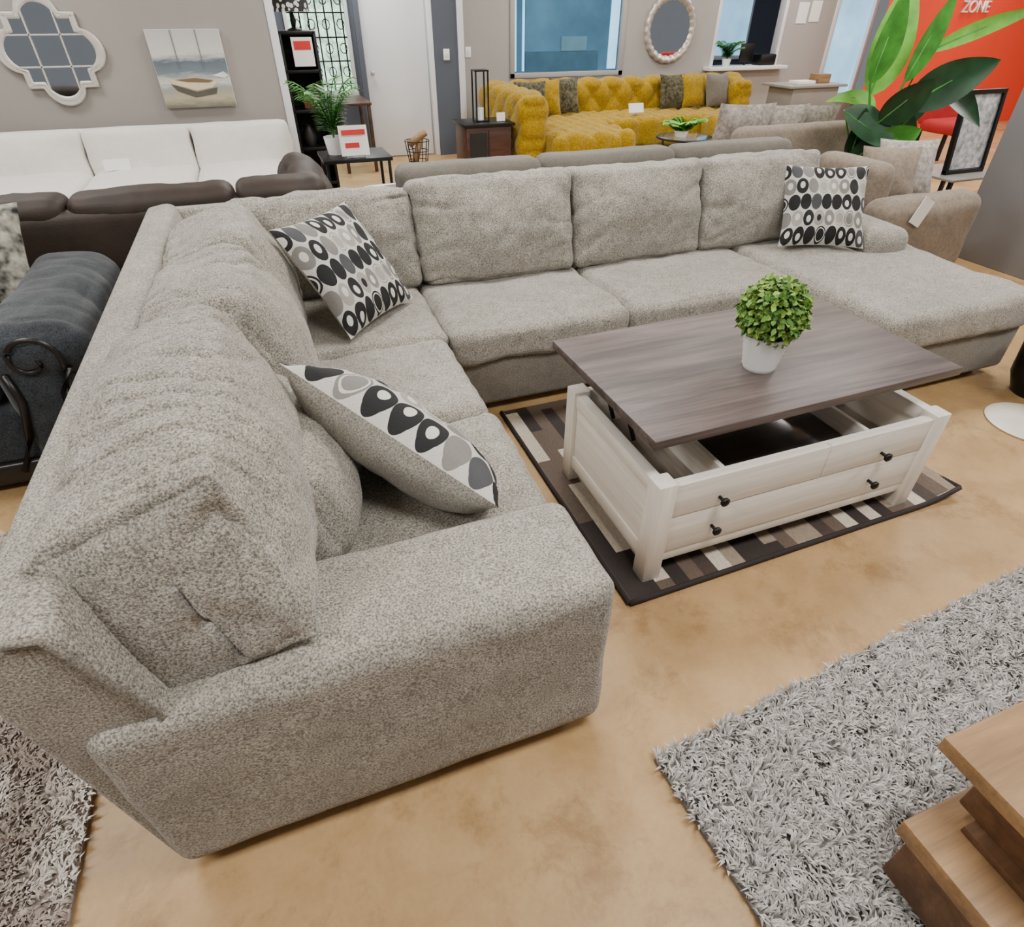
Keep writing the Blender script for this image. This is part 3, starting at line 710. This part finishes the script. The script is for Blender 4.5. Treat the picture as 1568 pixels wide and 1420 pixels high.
for j,(r,z) in enumerate([(.10,.01),(.12,.12),(.135,.23),(.15,.34)]): tube('hoop_%d'%j,[(bx+r*math.cos(2*PI*i/24),by+r*math.sin(2*PI*i/24),z) for i in range(24)],.005,BLACK,4,True)
tube('log',[(bx-.1,by,.3),(bx+.12,by+.02,.42)],.04,OAK,10); tube('log_b',[(bx-.07,by-.05,.06),(bx+.07,by+.05,.40)],.04,OAK,10)
grp('black_side_table')
for i,(a,b_) in enumerate([(.48,5.85),(1.02,5.85),(.48,6.3),(1.02,6.3)]): box('leg_%d'%i,a-.012,a+.012,b_-.012,b_+.012,0,.55,BLACK,0)
box('top',.45,1.05,5.82,6.33,.55,.58,BLACK,.003); box('lower_shelf',.47,1.03,5.84,6.31,.2,.215,GLASS,0)
def palm(nm,c,h,nf,spread,mat,pot=True,lw=.03,ll=.16,potr=.09,poth=.14):
    grp(nm)
    if pot: lathe('pot',[(0,0),(potr*.75,0),(potr,poth),(potr*.9,poth),(potr*.85,poth*.85),(0,poth*.85)],c,WHITE,28)
    vs=[];fs=[]
    for i in range(nf):
        a=i*2.4+random.uniform(-.3,.3); sp=spread*random.uniform(.5,1); hh=h*random.uniform(.65,1)
        pts=[]
        for k in range(9):
            t=k/8; pts.append(Vector((c[0]+math.cos(a)*sp*t**1.5,c[1]+math.sin(a)*sp*t**1.5,c[2]+poth*.8+hh*(1.25*t-.42*t*t*t))))
        tube('stem_%d'%i,pts,.004,mat,4)
        for k in range(2,9):
            t=(pts[k]-pts[k-1]).normalized(); s=t.cross(Vector((0,0,1))).normalized()
            for sg in (-1,1):
                for off in (0,.5):
                    p=pts[k-1].lerp(pts[k],off)
                    leafmesh(vs,fs,p,p+(t*.6+s*sg*.9+Vector((0,0,-.25)))*ll*(1.1-k/12),lw,.15,(0,0,1),3)
    mk('fronds',vs,fs,mat)
palm('potted_palm',(.60,6.12,.58),.60,24,.38,GREEN,True,.022,.16)
grp('sign_holder'); box('card',.62,.86,5.87,5.885,.60,.83,PAPER,0,2,RX(-8)); box('red_header',.64,.84,5.855,5.862,.76,.80,RED,0,2,RX(-8)); box('text_block',.66,.78,5.862,5.868,.66,.70,RED,0,2,RX(-8)); box('foot',.66,.82,5.86,5.93,.58,.60,GLASS,.002)
grp('dark_bookcase')
box('side_l',.36,.39,7.5,7.9,0,1.45,BLACK); box('side_r',.69,.72,7.5,7.9,0,1.45,BLACK); box('back',.36,.72,7.88,7.9,0,1.45,DARK,0)
for i,z in enumerate((.05,.4,.75,1.1,1.42)): box('shelf_%d'%i,.37,.71,7.5,7.89,z,z+.03,BLACK)
lathe('vase',[(0,0),(.05,0),(.07,.08),(.03,.18),(.04,.2),(0,.2)],(.5,7.65,.43),POTD,20); box('books',.5,.66,7.6,7.8,.78,.9,plain('book_red',(120,50,46)),.004)
box('price_sign',.47,.67,7.47,7.485,1.16,1.40,PAPER,0); box('price_sign_red',.49,.65,7.462,7.47,1.30,1.37,RED,0)
grp('table_lamp'); lathe('shade',[(.13,0),(.17,.0),(.17,.2),(.0,.2)],(.54,7.66,1.60),SHADE,32); lathe('base',[(0,0),(.07,0),(.07,.01),(.015,.03),(.03,.08),(.012,.14),(.012,.2),(0,.2)],(.54,7.66,1.45),BLACK,20)
grp('dining_table'); box('table_top',.9,1.3,8.2,9.0,.72,.75,WALN)
for i,(a,b_) in enumerate([(.93,8.25),(1.27,8.25),(.93,8.95),(1.27,8.95)]): box('leg_%d'%i,a-.02,a+.02,b_-.02,b_+.02,0,.72,WALN)
grp('grey_desk')
dy=-.15;dx=.15
box('top',6.75+dx,7.75+dx,7.75+dy,8.35+dy,.76,.79,GDESK); box('body',6.85+dx,7.65+dx,7.8+dy,8.3+dy,.5,.76,GDESK,.006)
for i,(a,b_) in enumerate([(6.87,7.82),(7.63,7.82),(6.87,8.28),(7.63,8.28)]): lathe('leg_%d'%i,[(0,0),(.025,0),(.035,.2),(.025,.3),(.04,.5),(0,.5)],(a+dx,b_+dy,0),GDESK,14)
box('lower_shelf',6.87+dx,7.63+dx,7.82+dy,8.28+dy,.15,.18,GDESK); box('papers',7.0+dx,7.3+dx,7.9+dy,8.1+dy,.79,.83,PAPER); box('box_item',7.4+dx,7.6+dx,7.95+dy,8.15+dy,.79,.9,OAK)
palm('counter_plant',(7.15,YB-.02,.91),.30,20,.26,GREEN,True,.03,.12,.07,.1)
palm('aloe_plant',(4.35,6.3,.5),.16,16,.26,GREENL,True,.035,.12,.08,.06)
grp('round_glass_table'); lathe('top',[(0,0),(.3,0),(.3,.02),(0,.02)],(4.4,6.3,.48),GLASS,40); tube('rim',[(4.4+.3*math.cos(2*PI*i/40),6.3+.3*math.sin(2*PI*i/40),.49) for i in range(40)],.012,BLACK,6,True)
for i in range(3):
    a=2*PI*i/3; tube('leg_%d'%i,[(4.4+.26*math.cos(a),6.3+.26*math.sin(a),.48),(4.4+.2*math.cos(a),6.3+.2*math.sin(a),0.0)],.012,BLACK,6)

grp('beige_sofa')
box('base',3.75,5.0,4.55,5.5,.05,.4,BEIGE,.04,3); soft('back',(4.35,4.62,.5),(1.25,.22,.66),BEIGE,.09,n=(24,8,16)); soft('seat',(4.35,5.05,.45),(1.1,.8,.16),BEIGE,.06,n=(16,16,8))
top()
FLOR=fabric('floral_grey_fabric',(150,140,130),(196,188,180),30,.3,.2)
for i,(x,y,z) in enumerate([(3.95,4.85,.84),(4.35,4.86,.82),(4.75,4.9,.8)]): pillow('floral_cushion'+('' if i==0 else '.%03d'%i),(x,y,z-.08),.5,.48,.2,(1,-.25+.1*i,0),(0.05,-.3,.8),FLOR,FLOR,16)
grp('beige_armchair')
box('base',3.75,4.62,3.02,3.75,.05,.36,BEIGE,.04,3); soft('near_arm',(4.17,3.06,.33),(.92,.24,.54),BEIGE,.09,(0,.01,.015),.01,n=(30,10,18)); soft('seat',(4.25,3.4,.43),(.7,.5,.16),BEIGE,.06,n=(16,12,8))
soft('back',(3.86,3.45,.5),(.2,.6,.6),BEIGE,.08,n=(8,16,16))
for i,(x,y) in enumerate([(3.82,3.05),(4.55,3.05),(3.82,3.68),(4.55,3.68)]): box('foot_%d'%i,x-.03,x+.03,y-.03,y+.03,0,.06,DARK)
top()
pillow('beige_pillow',(4.08,3.34,.67),.4,.4,.16,(.9,-.43,0),(.1,.3,.8),BEIGE,BEIGE,16); pillow('beige_pillow.001',(4.40,3.48,.68),.42,.4,.16,(.9,-.43,0),(.2,.3,.8),FLOR,FLOR,16)
grp('hang_tag'); box('card',3.93,4.04,2.915,2.92,.46,.63,PAPER,0,2,RY(25)); tube('string',[(4.02,2.92,.62),(4.05,2.925,.60)],.002,PAPER,4)
grp('bird_of_paradise_plant')
P0=Vector((4.75,4.12,0)); rt=Vector((.9367,-.3502,0)); fw=Vector((.35,.937,0))
lathe('pot',[(0,0),(.13,0),(.17,.32),(.155,.32),(.15,.28),(0,.28)],tuple(P0),POTD,28)
LV=[(-.10,1.05,.02,1.85,.36,GREENL,0),(.08,1.0,.62,1.42,.30,GREEND,.15),(-.05,.98,-.44,1.22,.13,GREENL,.45),(-.38,.98,.08,.72,.26,GREEND,.0),(.22,1.35,1.05,1.72,.12,GREENL,.1),
    (.10,.82,.50,1.2,.24,GREEND,.1),(-.22,1.15,-.20,1.75,.24,GREEN,0),(-.2,.62,-.22,1.0,.22,GREEND,0),(.3,1.15,.70,1.0,.22,GREEND,.3),(.10,1.15,.30,1.8,.20,GREEN,.1),(.0,.75,-.34,.62,.22,GREEND,.2),(.1,.95,.40,.66,.22,GREEND,.2),(-.1,.9,.15,1.25,.26,GREEND,.1),(-.05,.7,.22,.9,.24,GREEN,.1)]
for i,(r0,z0,r1,z1,w,m,dr) in enumerate(LV):
    dp=fw*random.uniform(-.15,.15)
    a=P0+rt*r0+dp+Vector((0,0,z0)); b_=P0+rt*r1+dp*2+Vector((0,0,z1))
    vs=[];fs=[]; leafmesh(vs,fs,a,b_,w,dr,(random.uniform(-.3,.1),-1,random.uniform(.1,.5)),14,.3); mk('leaf_%d'%i,vs,fs,m)
    s=P0+Vector((random.uniform(-.05,.05),random.uniform(-.05,.05),.28))
    tube('stem_%d'%i,[s,s.lerp(a,.5)+Vector((0,0,.08)),a,a.lerp(b_,.5)+Vector((0,0,-dr*.25*(b_-a).length))],[.016,.012,.009,.005],GREEN,6)
grp('glass_end_table')
for i,(a,b_) in enumerate([(5.4,3.8),(6.0,3.8),(5.4,4.3),(6.0,4.3)]): box('leg_%d'%i,a-.015,a+.015,b_-.015,b_+.015,0,.45,BLACK,0)
box('top',5.37,6.03,3.77,4.33,.45,.47,GDESK)
grp('silver_relief_art')
SIL=plain('silver_foil',(200,202,206),.45,.4,.5,22,.6,40)
box('panel',5.5,5.92,4.0,4.02,.5,1.06,SIL,0,2,RX(-8))
for nm,a in (('f_l',(5.48,5.51,.48,1.08)),('f_r',(5.91,5.94,.48,1.08)),('f_b',(5.48,5.94,.47,.50)),('f_t',(5.48,5.94,1.06,1.09))):
    off=(-.04 if nm=='f_b' else (.04 if nm=='f_t' else 0))
    box(nm,a[0],a[1],3.98+off,4.02+off,a[2],a[3],BLACK,0,2,RX(-8) if nm in('f_l','f_r') else None)
grp('red_accent_chair'); soft('seat',(8.2,6.0,.45),(.6,.6,.14),plain('red_velvet',(170,24,30),.8),.06,n=(12,12,6)); soft('back',(8.2,6.3,.7),(.6,.12,.5),plain('red_velvet_b',(170,24,30),.8),.05,n=(12,6,12))
for i,(a,b_) in enumerate([(7.95,5.75),(8.45,5.75),(7.95,6.28),(8.45,6.28)]): box('leg_%d'%i,a-.02,a+.02,b_-.02,b_+.02,0,.4,BLACK,0)

# ------------------------------------------------------------------ lights
def area(nm,x,y,z,sx,sy,pw,rot=(0,0,0),col=(1,.985,.96)):
    l=bpy.data.lights.new(nm,'AREA'); l.shape='RECTANGLE'; l.size=sx; l.size_y=sy; l.energy=pw; l.color=col
    o=bpy.data.objects.new(nm,l); C.objects.link(o); o.location=(x,y,z); o.rotation_euler=rot
i=0
for x in (-2,1.2,4.4,7.8,11):
    for y in (.2,3.0,5.8,8.4):
        i+=1
        area('ceiling_light_%d'%i,x,y,3.0,1.2,.6,68 if y<5 else 58)
area('hall_light',1.2,9.9,2.9,1,.5,40)
W=bpy.data.worlds.new('world'); bpy.context.scene.world=W; W.use_nodes=True
W.node_tree.nodes['Background'].inputs[0].default_value=(.92,.96,1,1); W.node_tree.nodes['Background'].inputs[1].default_value=.22
# ------------------------------------------------------------------ camera
cd=bpy.data.cameras.new('camera'); cam=bpy.data.objects.new('camera',cd); C.objects.link(cam)
cd.sensor_width=36; cd.lens=1000/1726*36; cd.clip_start=.02
cam.location=(0,0,1.6); cam.rotation_euler=(math.radians(90-37.3),0,math.radians(-20.5))
bpy.context.scene.camera=cam
